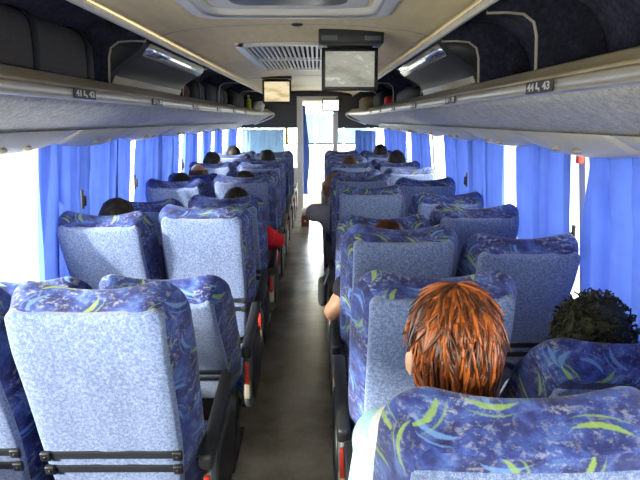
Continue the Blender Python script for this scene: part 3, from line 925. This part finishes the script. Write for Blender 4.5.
    for s in (-1, 1):
        if sleeve == 'long' :
            uparm(b, s, .013); el, wr = arms[s]; capsule(b, el, el.lerp(wr, .85), .052, .040)
        else: uparm(b, s, .014, .62 if sleeve == 'short' else .10)
    me = voxel(b, .012, 2)
    fb = bmesh.new(); fb.from_mesh(me)
    cen = neck + Vector((0, .004, .012))                     # neckline
    rem = [v for v in fb.verts if (v.co - cen).length < .064]
    bmesh.ops.delete(fb, geom=rem, context='VERTS'); fb.to_mesh(me); fb.free()
    mesh_obj('shirt', me, shirtmat, root)
    b = bmesh.new(); legs(b, .010); ball(b, hip + Vector((0, -.01, -.01)), (.160, .113, .10))
    mesh_obj('trousers', voxel(b, .014, 2), TROUSER, root)
    for s in (-1, 1):
        b = bmesh.new(); an = Vector((s * .10, .50, .045)); capsule(b, an + Vector((0, -.02, 0)), an + Vector((0, .15, -.005)), .044, .038)
        box(b, an + Vector((-.045, -.06, -.044)), an + Vector((.045, .19, -.02)), .012)
        mesh_obj('shoe', voxel(b, .012, 1), SHOE, root)
    # hair
    if style in ('short', 'curly', 'bald', 'bob'):
        b = bmesh.new()
        g = {'short': .016, 'curly': .040, 'bald': .010, 'bob': .022}[style]
        ball(b, hp(0, -.020, .026), (.074 + g, .090 + g, .092 + g), 40, 28)
        if style == 'bob': ball(b, hp(0, -.040, -.03), (.080, .062, .085), 30, 20)
        for v in b.verts:
            q = v.co * (90 if style == 'curly' else 45)
            a = mnoise.noise(q) * (.012 if style == 'curly' else .005) + mnoise.noise(v.co * 18) * .006
            v.co += (v.co - hc).normalized() * a
        low = -.055 if style != 'bob' else -.115
        rem = []
        for v in b.verts:
            q = Rh.inverted() @ (v.co - hc)
            front = (q.y > .045 and q.z < .062) or (q.y > .02 and q.z < .03)
            if style == 'bald': front = front or q.z > .075
            if q.z < low or front or (abs(q.x) > .062 and q.z < -.02 and q.y > -.03 and style != 'bob'): rem.append(v)
        bmesh.ops.delete(b, geom=rem, context='VERTS')
        me = bpy.data.meshes.new('hair'); b.to_mesh(me); b.free()
        ho = mesh_obj('hair', me, HAIR[hair], root)
        md = ho.modifiers.new('t', 'SOLIDIFY'); md.thickness = .012; md.offset = -1
        if style == 'curly':                                  # tight curls over the cap
            b = bmesh.new(); rn = random.Random(5)
            for _ in range(520):
                v = Vector((rn.gauss(0, 1), rn.gauss(0, 1), rn.gauss(0, 1))).normalized()
                q = Vector((v.x * .112, v.y * .126, v.z * .128)) + Vector((0, -.02, .026))
                if q.z < -.05 or (q.y > .06 and q.z < .06): continue
                c = hp(*q); a1 = Vector((rn.gauss(0, 1), rn.gauss(0, 1), rn.gauss(0, 1))).normalized(); a2 = a1.cross(v).normalized()
                tube(b, [c + (a1 * math.cos(t) + a2 * math.sin(t)) * .009 + v * .004 * t for t in [i * .9 for i in range(8)]], .0032, 4)
            link_mesh('curls', b, HAIR[hair], ho)
    return root, body, hp, hc

# the red-haired woman
PW, bodyW, hpW, hcW = person('woman with choppy copper red hair and white and pale blue top, back to the camera', 'RA0', 1.265, 'fair', 'red',
    shirt('pale_blue', (.42, .72, .80)), dx=-.075, lean_x=.0, lean_y=.0, style='none', fine=.0085, scale=.76)
def copper_hair():
    rn = random.Random(11)
    b = bmesh.new()                                           # under-layer
    ball(b, hpW(0, -.020, .022), (.075, .096, .102), 32, 24)
    ball(b, hpW(0, -.046, -.05), (.060, .055, .092), 28, 18)
    rem = []
    for v in b.verts:
        q = v.co - hcW
        if q.z < -.125 or (q.y > .05 and q.z < .07) or (q.y > .01 and q.z < -.0): rem.append(v)
    bmesh.ops.delete(b, geom=rem, context='VERTS')
    me = bpy.data.meshes.new('hair'); b.to_mesh(me); b.free()
    ho = mesh_obj('hair', me, HAIR['red'], PW)
    def surf(az, el):                                         # point on the hair volume, el 90 = crown
        ce, se = math.cos(el), math.sin(el)
        return Vector((.078 * ce * math.sin(az), -.020 - .100 * ce * math.cos(az), .022 + .106 * se))
    b = bmesh.new()
    for i in range(1250):
        az = rn.uniform(-2.3, 2.3)
        el0 = math.radians(rn.choice((88, 80, 70, 58, 45, 30, 12, -8)) + rn.uniform(-10, 10))
        length = rn.uniform(.05, .10)
        if el0 < .3: length = rn.uniform(.07, .115)
        n = 7; pts = []; rad = []
        e = el0; a = az; lift = rn.uniform(.000, .011); flick = rn.uniform(-.014, .018); da = rn.gauss(0, .20)
        sw = rn.uniform(-.35, .35)
        z_end = None
        for k in range(n):
            t = k / (n - 1)
            ee = e - (length / .108) * t
            aa = a + da * t + sw * t * t * .35
            if ee > math.radians(-32): q = surf(aa, ee)
            else:
                q0 = surf(aa, math.radians(-32)); q = q0 + Vector((-q0.x * .10, .01, -1)) * (math.radians(-32) - ee) * .10
            out = Vector((q.x, q.y + .02, q.z * .5)).normalized()
            q = q + out * (lift + .006 * math.sin(t * PI) + flick * t ** 3)
            if rn.random() < .0: pass
            pts.append(hpW(*q)); rad.append((.0042 if i % 3 else .0030) * (1 - .75 * t ** 1.6) + .0006)
        if any((p - hcW).z < -.150 for p in pts): continue
        qe = pts[-1] - hcW
        if qe.y > .055 and qe.z < .03: continue
        if abs(qe.x) > .062 and qe.z < .012 and qe.y > -.060: continue
        tube(b, pts, rad, 5)
    link_mesh('hair_lock', b, HAIR['red'], ho)
copper_hair()
# white scarf of cloth over her shoulders, above the pale blue shirt
b = bmesh.new()
nk = hcW - Vector((0, -.02, .155))
for q in (-1, 1):
    capsule(b, nk + Vector((q * .02, .0, -.045)), nk + Vector((q * .118, .012, -.060)), .080, .074)
ball(b, nk + Vector((0, .01, -.10)), (.15, .115, .11))
me = voxel(b, .010, 2)
fb = bmesh.new(); fb.from_mesh(me)
cut = nk + Vector((0, .02, .02))
bmesh.ops.delete(fb, geom=[v for v in fb.verts if (v.co - cut).length < .05 or v.co.z < nk.z - .135 + .02 * math.sin(v.co.x * 40)], context='VERTS')
for v in fb.verts: v.co += v.normal * (.004 * mnoise.noise(v.co * 30))
fb.to_mesh(me); fb.free()
co = mesh_obj('scarf', me, M['white'], PW); md = co.modifiers.new('t', 'SOLIDIFY'); md.thickness = .006
# her sunglasses pushed up into her hair
b = bmesh.new()
for s in (-1, 1):
    c = hpW(s * .036, .066, .098); ball(b, c, (.030, .010, .021), 16, 10, Matrix.Rotation(-.75, 4, 'X'))
    tube(b, [hpW(s * .066, .06, .094), hpW(s * .096, .025, .092), hpW(s * .106, -.022, .072), hpW(s * .104, -.060, .030)], [.004, .008, .0075, .005], 6)
tube(b, [hpW(-.012, .075, .102), hpW(.012, .075, .102)], .003, 6)
tag(link_mesh('sunglasses', b, M['black']), 'black sunglasses pushed up on the red-haired woman\'s head', 'sunglasses')

person('dark curly-haired passenger at the right edge of the photo, in white shirt', 'RW1', .985, 'brown', 'olive', shirt('white', (.80, .82, .84)), style='curly', dx=.03, lean_x=.068, lean_y=-.04, scale=.6)
person('passenger resting a bare arm over the right armrest, reddish-brown hair, dark top', 'RA2', 1.165, 'tan', 'auburn', shirt('black', (.02, .02, .025)),
       aisle_arm={'elbow': (.175, 2.62, .765), 'wrist': (.20, 2.86, .73)}, sleeve='cap', dx=-.03)
person('light brown-haired passenger in grey leaning out into the aisle', 'RA5', 1.175, 'tan', 'ginger', shirt('pale_grey', (.50, .50, .56)),
       aisle_arm={'elbow': (.15, 4.86, .84), 'wrist': (.21, 5.08, .72)}, sleeve='long', lean_x=-.17, dx=-.02)
person('brown-haired passenger farther up the right aisle side, head above a seat top', 'RA7', 1.225, 'tan', 'brown', shirt('brown', (.14, .09, .06)))
person('black-haired passenger by the right window curtain, nearer of two dark heads', 'RW7', 1.285, 'tan', 'black', shirt('white', (.80, .82, .84)))
person('black-haired passenger at the right window near the partition, farther of two dark heads', 'RW9', 1.29, 'fair', 'black', shirt('navy', (.03, .05, .16)), turn=-.9)
person('black-haired passenger by the wide blue left curtain, hair above a seat top', 'LW3', 1.185, 'brown', 'black', shirt('navy', (.03, .05, .16)), style='bob')
person('passenger in a red shirt whose sleeve shows beside the left aisle armrest', 'LA4', 1.165, 'tan', 'black', shirt('red', (.50, .012, .02)),
       aisle_arm={'elbow': (-.165, 4.10, .80), 'wrist': (-.23, 4.36, .70)}, sleeve='long', dx=.04)
person('passenger in the left aisle seat ahead of the red-shirted one, only a crown showing', 'LA5', 1.205, 'tan', 'black', shirt('grey', (.34, .34, .36)))
person('passenger at the left window, dark crown just above the sixth window seat top', 'LW5', 1.195, 'tan', 'black', shirt('brown', (.14, .09, .06)))
person('brown thinning-haired passenger at the left window above a dark seat top', 'LW6', 1.225, 'tan', 'brown', shirt('navy', (.03, .05, .16)), style='bald')
person('black-haired passenger just ahead of the thinning-haired one, face turned to the aisle', 'LW7', 1.275, 'fair', 'black', shirt('white', (.80, .82, .84)), turn=-1.0)
person('dark-haired passenger by the left front, aisle side, just a crown above pale seat tops', 'LA8', 1.265, 'tan', 'black', shirt('grey', (.34, .34, .36)))
person('dark-haired passenger at the left window nearest the partition curtain', 'LW9', 1.275, 'tan', 'black', shirt('white', (.80, .82, .84)))

# ------------------------------------------------------------------ ceiling fittings
# return-air grille
g = empty('ceiling_vent', (0, 4.6, ceil_z(0))); tag(g, 'long slatted air grille in the middle of the ceiling, partly behind the large screen', 'vent')
gy0, gy1, gw = -.90, .90, .345
zc = lambda x: ceil_z(x) - ceil_z(0)
bm = bmesh.new()
for a, b in ((gy0, gy0 + .05), (-.02, .02), (gy1 - .05, gy1)):
    xs = [-gw + 2 * gw * i / 16 for i in range(17)]
    loft(bm, [[(x, a, zc(x) - .022), (x, b, zc(x) - .022), (x, b, zc(x)), (x, a, zc(x))] for x in xs])
for s in (-1, 1): 
    x0 = s * gw; loft(bm, [[(x0 - .025, y, zc(x0) - .02), (x0 + .025, y, zc(x0) - .022), (x0 + .025, y, zc(x0)), (x0 - .025, y, zc(x0) + .004)] for y in (gy0, gy1)])
link_mesh('vent_frame', bm, M['chrome'], g, shade=False)
bm = bmesh.new(); xs = [-gw + 2 * gw * i / 16 for i in range(17)]
loft(bm, [[(x, gy0, zc(x) - .003), (x, gy1, zc(x) - .003), (x, gy1, zc(x) - .001), (x, gy0, zc(x) - .001)] for x in xs])
link_mesh('duct_opening', bm, M['ventdark'], g, shade=False)
for i in range(22):
    x = -gw + .03 + (2 * gw - .06) * i / 21
    bm = bmesh.new()
    for a, b in ((gy0 + .05, -.02), (.02, gy1 - .05)):
        box(bm, (x - .0075, a, zc(x) - .018), (x + .0075, b, zc(x) - .006), .002)
    link_mesh('slat', bm, M['ventslat'], g, shade=False)
# roof hatch
h = empty('roof_hatch', (0, 2.05, ceil_z(0))); tag(h, 'cream framed roof hatch at the top edge of the photo', 'roof hatch')
bm = bmesh.new()
def hring(hx, hy, z, r=.09, k=6):
    P = []
    for cx, cy, a0 in ((hx - r, hy - r, 0), (-hx + r, hy - r, PI / 2), (-hx + r, -hy + r, PI), (hx - r, -hy + r, 1.5 * PI)):
        for i in range(k + 1):
            a = a0 + PI / 2 * i / k; P.append((cx + r * math.cos(a), cy + r * math.sin(a), z))
    return P
loft(bm, [hring(.41, .64, .0), hring(.405, .635, -.028), hring(.385, .615, -.036), hring(.35, .58, -.036), hring(.325, .555, -.026), hring(.315, .545, .0)], cap=False)
link_mesh('hatch_frame', bm, M['cream'], h)
bm = bmesh.new(); loft(bm, [hring(.345, .575, -.0345), hring(.342, .572, -.0385), hring(.334, .564, -.0385), hring(.331, .561, -.0335)], cap=False)
link_mesh('chrome_trim', bm, M['chrome'], h)
bm = bmesh.new(); loft(bm, [hring(.318, .548, -.004), hring(.29, .52, -.012), hring(.26, .49, -.014)]); link_mesh('hatch_lid', bm, M['cream'], h)
bm = bmesh.new(); loft(bm, [hring(.22, .42, -.013, .06), hring(.21, .41, -.019, .06), hring(.18, .38, -.022, .05)]); link_mesh('hatch_pad', bm, M['blackgloss'], h)
bm = bmesh.new(); ball(bm, (0, 0, 0), (.028, .022, .008), 14, 8)
o = link_mesh('ceiling_light_button', bm, M['steel']); o.location = (.012, 3.04, ceil_z(0) - .004); tag(o, 'small dark oval button on the bare ceiling behind the grille', 'ceiling fitting')

def monitor(name, x, y, w, hgt, ztop, mountw, scr, label, tilt=0.0, side_mount=False):
    m = empty(name, (x, y, ztop)); tag(m, label, 'monitor', 'overhead screens')
    cz = ceil_z(x) - ztop
    if not side_mount:
        bm = bmesh.new(); box(bm, (-mountw / 2, -.13, -.005), (mountw / 2, .14, cz + .006), .008)
        link_mesh('ceiling_mount', bm, M['black'], m)
        for s in (-1, 1):
            bm = bmesh.new(); box(bm, (s * mountw * .33 - .04, -.138, .010), (s * mountw * .33 + .04, -.128, .032), .003)
            link_mesh('mount_trim', bm, M['grey'], m)
        bm = bmesh.new(); tube(bm, [(-w * .4, .0, -.012), (w * .4, .0, -.012)], .012, 10)
        link_mesh('hinge', bm, M['black'], m)
    else:
        bm = bmesh.new(); box(bm, (w * .30, .01, -.06), (w * .62, .05, .012), .005); box(bm, (w * .30, .02, -.03), (w * .42, .228, .0), .004)
        link_mesh('wall_bracket', bm, M['black'], m)
    R = Matrix.Rotation(tilt, 4, 'X')
    bm = bmesh.new(); box(bm, (-w / 2, -.016, -hgt), (w / 2, .018, -.012), .007, 2, R)
    c = link_mesh('casing', bm, M['black'], m)
    bd = w * .065
    bm = bmesh.new(); box(bm, (-w / 2 + bd, -.0185, -hgt + bd * 1.05), (w / 2 - bd, -.0155, -.012 - bd * 1.0), 0, 2, R)
    link_mesh('screen', bm, scr, c, shade=False)
    return m
monitor('monitor', .2755, 3.31, .292, .228, 1.978, .325, M['screenA'], 'largest drop-down screen, nearest the camera, grey picture and painted reflection with white streaks')
monitor('monitor', -.312, 6.6, .30, .252, 2.022, .31, M['screenB'], 'smaller drop-down screen with amber picture, left of the doorway')
monitor('monitor', .315, 9.52, .272, .205, 1.926, .3, M['screenC'], 'smallest screen with a painted white window reflection, over the front doorway', side_mount=True)

# ------------------------------------------------------------------ luggage
FAB = {k: plain(k + '_bag_cloth', c, .8, 0, .3, 80, .2, .2) for k, c in
       {'charcoal': (.075, .070, .066), 'black': (.012, .012, .013), 'maroon': (.07, .012, .012), 'navy': (.015, .02, .04), 'grey': (.13, .13, .14), 'tan': (.28, .22, .14), 'khaki': (.16, .12, .07)}.items()}
ORANGE = plain('orange_cloth', (.45, .10, .02), .8); LIME = plain('lime_plastic', (.38, .46, .03), .4); REDC = plain('red_cloth', (.65, .012, .01), .7)
PAPER = plain('white_paper', (.8, .78, .72), .8, 0, .2, 30, .1, .3)
def softbox(lo, hi, r, nz=.008, sc=9, seed=0):
    bm = bmesh.new(); bmesh.ops.create_cube(bm, size=2.0)
    bmesh.ops.subdivide_edges(bm, edges=list(bm.edges), cuts=9, use_grid_fill=True)
    c = (Vector(lo) + Vector(hi)) / 2; hs = (Vector(hi) - Vector(lo)) / 2
    r = min(r, min(hs) * .95)
    for v in bm.verts:
        p = Vector((v.co.x * hs.x, v.co.y * hs.y, v.co.z * hs.z))
        inn = Vector(max(-hs[i] + r, min(hs[i] - r, p[i])) for i in range(3))
        d = p - inn
        q = inn + (d.normalized() * r if d.length > 1e-7 else d)
        w = mnoise.noise((q + c) * sc + Vector((seed, seed, 0)))
        q += q.normalized() * w * nz
        v.co = q + c
    return bm
def bag(name, lo, hi, r, mat, label, cat='bag', grp='bags in the racks', strap_at=None, handle=True, strapmat=None, side=-1):
    lo = Vector(lo); hi = Vector(hi); base = Vector(((lo.x + hi.x) / 2, (lo.y + hi.y) / 2, lo.z))
    e = empty(name, base); tag(e, label, cat, grp)
    link_mesh('bag_body', softbox(lo - base, hi - base, r, .008, 9, base.y), mat, e)
    hs = (hi - lo) / 2; sm = strapmat or M['strap']
    for t in (strap_at or []):
        y = (lo.y - base.y) + t * (hi.y - lo.y); z1 = hi.z - lo.z
        bm = bmesh.new(); k = 24; rings = []
        for i in range(k + 1):
            a = 2 * PI * i / k
            sx = math.copysign(abs(math.cos(a)) ** .6, math.cos(a)) * (hs.x + .007); sz = math.copysign(abs(math.sin(a)) ** .6, math.sin(a)) * (z1 / 2 + .007) + z1 / 2
            rings.append([(sx, y - .022, sz), (sx, y + .022, sz), (sx * .96, y + .022, (sz - z1 / 2) * .96 + z1 / 2), (sx * .96, y - .022, (sz - z1 / 2) * .96 + z1 / 2)])
        loft(bm, rings, True, False); link_mesh('strap', bm, sm, e)
    if handle:
        bm = bmesh.new(); z1 = hi.z - lo.z
        tube(bm, [(0, -.09, z1 - .012), (0, -.07, z1 + .014), (0, 0, z1 + .022), (0, .07, z1 + .014), (0, .09, z1 - .012)], .009, 8)
        link_mesh('handle', bm, sm, e)
    return e
bag('duffel_bag', (-1.065, 1.25, 1.705), (-.862, 2.86, 1.975), .085, FAB['charcoal'], 'big charcoal duffel bag with black straps in the near left rack', strap_at=(.3, .59, .90))
bag('shoulder_bag', (-1.06, 4.56, 1.705), (-.86, 4.85, 1.87), .06, FAB['maroon'], 'dark maroon bag in the left rack, next to the grey locker')
bag('shoulder_bag', (-1.06, 4.92, 1.705), (-.86, 5.5, 1.93), .08, FAB['black'], 'black bag in the left rack beside the maroon one', strap_at=(.5,), strapmat=FAB['grey'])
bag('backpack', (-1.04, 5.6, 1.705), (-.855, 6.9, 1.94), .09, FAB['navy'], 'long dark backpack in the left rack with pale buckle marks', strap_at=(.35, .7))
bag('backpack', (-1.02, 7.0, 1.705), (-.80, 7.9, 1.93), .09, FAB['black'], 'rounded black bag in the left rack next to the lime bottle')
b = bmesh.new(); pr = [(0, 0), (.034, 0), (.036, .02), (.036, .13), (.03, .155), (.014, .175), (.014, .20), (0, .20)]
def lathe(bm, pr, c, seg=16):
    loft(bm, [[(c[0] + max(r, .0005) * math.cos(2 * PI * k / seg), c[1] + max(r, .0005) * math.sin(2 * PI * k / seg), c[2] + z) for k in range(seg)] for r, z in pr])
lathe(b, pr, (0, 0, 0)); bo = link_mesh('bottle', b, LIME); bo.location = (-.79, 8.25, 1.705); tag(bo, 'lime green bottle standing at the front of the left rack', 'bottle')
b = bmesh.new(); lathe(b, [(0, .192), (.017, .192), (.017, .215), (0, .215)], (0, 0, 0)); link_mesh('cap', b, M['trimwhite'], bo)
b = softbox((-.075, -.09, 0), (.075, .09, .13), .06, .03, 16, 3); pb = link_mesh('plastic_bag', b, PAPER); pb.location = (-.70, 8.75, 1.715); tag(pb, 'crumpled white plastic bag at the front tip of the left rack', 'bag')
bag('shoulder_bag', (.80, 6.9, 1.705), (1.03, 7.8, 1.93), .08, FAB['black'], 'black bag in the front of the right rack behind the red pouch')
b = softbox((-.05, -.07, 0), (.05, .07, .14), .03, .006, 9, 1); q = link_mesh('pouch', b, REDC); q.location = (.80, 7.35, 1.712); 
q.location = (.735, 6.78, 1.75); q.location = (.885, 6.78, 1.71); tag(q, 'small bright red pouch in the right rack beside the black bag', 'bag')
b = softbox((-.09, -.13, 0), (.09, .13, .12), .06, .01, 9, 2); q = link_mesh('cap_hat', b, ORANGE); q.location = (.94, 6.3, 1.708); tag(q, 'orange-brown cloth bundle in the right rack', 'clothes')
b = softbox((-.10, -.42, 0), (.10, .42, .17), .075, .028, 7, 4); q = link_mesh('jacket', b, FAB['grey']); q.location = (.955, 5.6, 1.708); tag(q, 'crumpled grey jacket stuffed in the right rack beyond the locker', 'jacket')
bag('travel_bag', (.72, 8.4, 1.71), (.98, 9.3, 1.92), .07, FAB['tan'], 'tan bag at the front end of the right rack', handle=False)

# ------------------------------------------------------------------ small things
b = bmesh.new(); box(b, (-.012, -.014, 0), (.012, .014, .06), .004)
q = link_mesh('warning_tag', b, M['red']); q.location = (1.148, 2.452, 1.43); tag(q, 'small red tag at the top of the right window post', 'tag', 'red window tags')
b = bmesh.new(); box(b, (-.012, -.02, 0), (.012, .02, .05), .004)
q = link_mesh('warning_tag', b, M['red']); q.location = (-1.124, 4.13, 1.462); tag(q, 'tiny red tag at the top of a thin gap in the left curtains', 'tag', 'red window tags')
for s, y, z in ((-1, 3.222, 1.19), (-1, 4.17, 1.19), (-1, 5.66, 1.2), (1, 2.41, 1.14), (1, 4.2, 1.2)):
    o = empty('window_latch', (s * 1.128, y, z))
    tag(o, {(-1, 3.222): 'black latch in the split of the nearest left curtains', (-1, 4.17): 'black latch in the thin white gap ahead of the black-haired passenger', (-1, 5.66): 'black latch in the left curtain gap above the sunlit window seats', (1, 2.41): 'black latch on the right window post below the red tag', (1, 4.2): 'black latch in a right curtain gap above the dark seats'}[(s, y)], 'latch', 'window latches')
    b = bmesh.new(); box(b, (-.006, -.010, -.05), (.006, .010, .05), .004); link_mesh('latch_plate', b, M['black'], o)
    b = bmesh.new(); box(b, (-s * .006 - .012, -.008, -.035), (-s * .006 + .012, .008, .02), .004); link_mesh('latch_handle', b, M['rubber'], o)
b = bmesh.new(); box(b, (-.022, -.006, 0), (.022, .006, .26), .003)
q = link_mesh('sash', b, plain('yellow_cloth', (.62, .46, .03), .8)); q.location = (-.368, YP - .026, 1.225); tag(q, 'short yellow sash at the right end of the left partition curtain', 'sash')
# black handbag hung on an armrest
hb = empty('handbag', (.142, 3.2, .56)); tag(hb, 'black handbag hanging off the right aisle armrest near the bare-armed passenger', 'bag')
link_mesh('bag_body', softbox((-.03, -.08, .07), (.012, .08, .20), .02, .006, 12, 5), FAB['black'], hb)
b = bmesh.new(); tube(b, [(0, -.08, .19), (.02, -.06, .24), (.03, 0, .262), (.02, .06, .24), (0, .08, .19)], .007, 6); link_mesh('handle', b, M['strap'], hb)
# brown carton on the floor of the doorway
b = bmesh.new(); box(b, (-.06, -.08, 0), (.06, .08, .16), .004); bx = link_mesh('carton', b, plain('brown_card', (.20, .07, .045), .8)); bx.location = (-.075, 9.35, 0)
tag(bx, 'small reddish-brown carton on the aisle floor before the doorway', 'box')
b = bmesh.new(); box(b, (-.02, -.082, .07), (.012, -.0795, .10), 0); link_mesh('paper_label', b, PAPER, bx, shade=False)
b = softbox((-.055, -.07, 0), (.055, .07, .13), .05, .012, 14, 6); q = link_mesh('parcel', b, PAPER); q.location = (-.075, 9.35, .162); tag(q, 'pale wrapped parcel on top of the reddish-brown carton', 'parcel')

# ------------------------------------------------------------------ light
w = bpy.data.worlds.new('sky'); SC.world = w; w.use_nodes = True
nt = w.node_tree; nt.nodes.clear()
out = nt.nodes.new('ShaderNodeOutputWorld'); bg = nt.nodes.new('ShaderNodeBackground')
tc = nt.nodes.new('ShaderNodeTexCoord'); sp = nt.nodes.new('ShaderNodeSeparateXYZ'); rp_ = nt.nodes.new('ShaderNodeValToRGB')
nt.links.new(tc.outputs['Generated'], sp.inputs[0]); nt.links.new(sp.outputs[2], rp_.inputs[0])
rp_.color_ramp.elements[0].position = 0.0; rp_.color_ramp.elements[0].color = (.92, .90, .85, 1)
rp_.color_ramp.elements[1].position = .6; rp_.color_ramp.elements[1].color = (1, .98, .93, 1)
nt.links.new(rp_.outputs[0], bg.inputs[0]); bg.inputs[1].default_value = 14.0
nt.links.new(bg.outputs[0], out.inputs[0])
sun = bpy.data.lights.new('sun', 'SUN'); sun.energy = 14.0; sun.angle = math.radians(6); sun.color = (1, .95, .86)
so = bpy.data.objects.new('sun', sun); COL.objects.link(so)
so.rotation_euler = Vector((.75, .55, -.33)).to_track_quat('-Z', 'Y').to_euler()

# ------------------------------------------------------------------ camera
cam = bpy.data.cameras.new('camera'); co = bpy.data.objects.new('camera', cam); COL.objects.link(co)
F = 615.0
cam.sensor_width = 36; cam.lens = F / 640 * 36; cam.clip_start = .02
co.location = (.105, 0, 1.60)
co.rotation_euler = (PI / 2 - math.atan(120 / F), 0, -math.atan(3 / F))
SC.camera = co
vs = SC.view_settings
vs.view_transform = 'Standard'; vs.look = 'None'; vs.gamma = 1.0; vs.use_curve_mapping = False
vs.exposure = 0.15
SC.cycles.max_bounces = 8; SC.cycles.diffuse_bounces = 5; SC.cycles.transparent_max_bounces = 12
SC.cycles.sample_clamp_indirect = 8
SC.cycles.use_denoising = True
SC.cycles.caustics_reflective = False
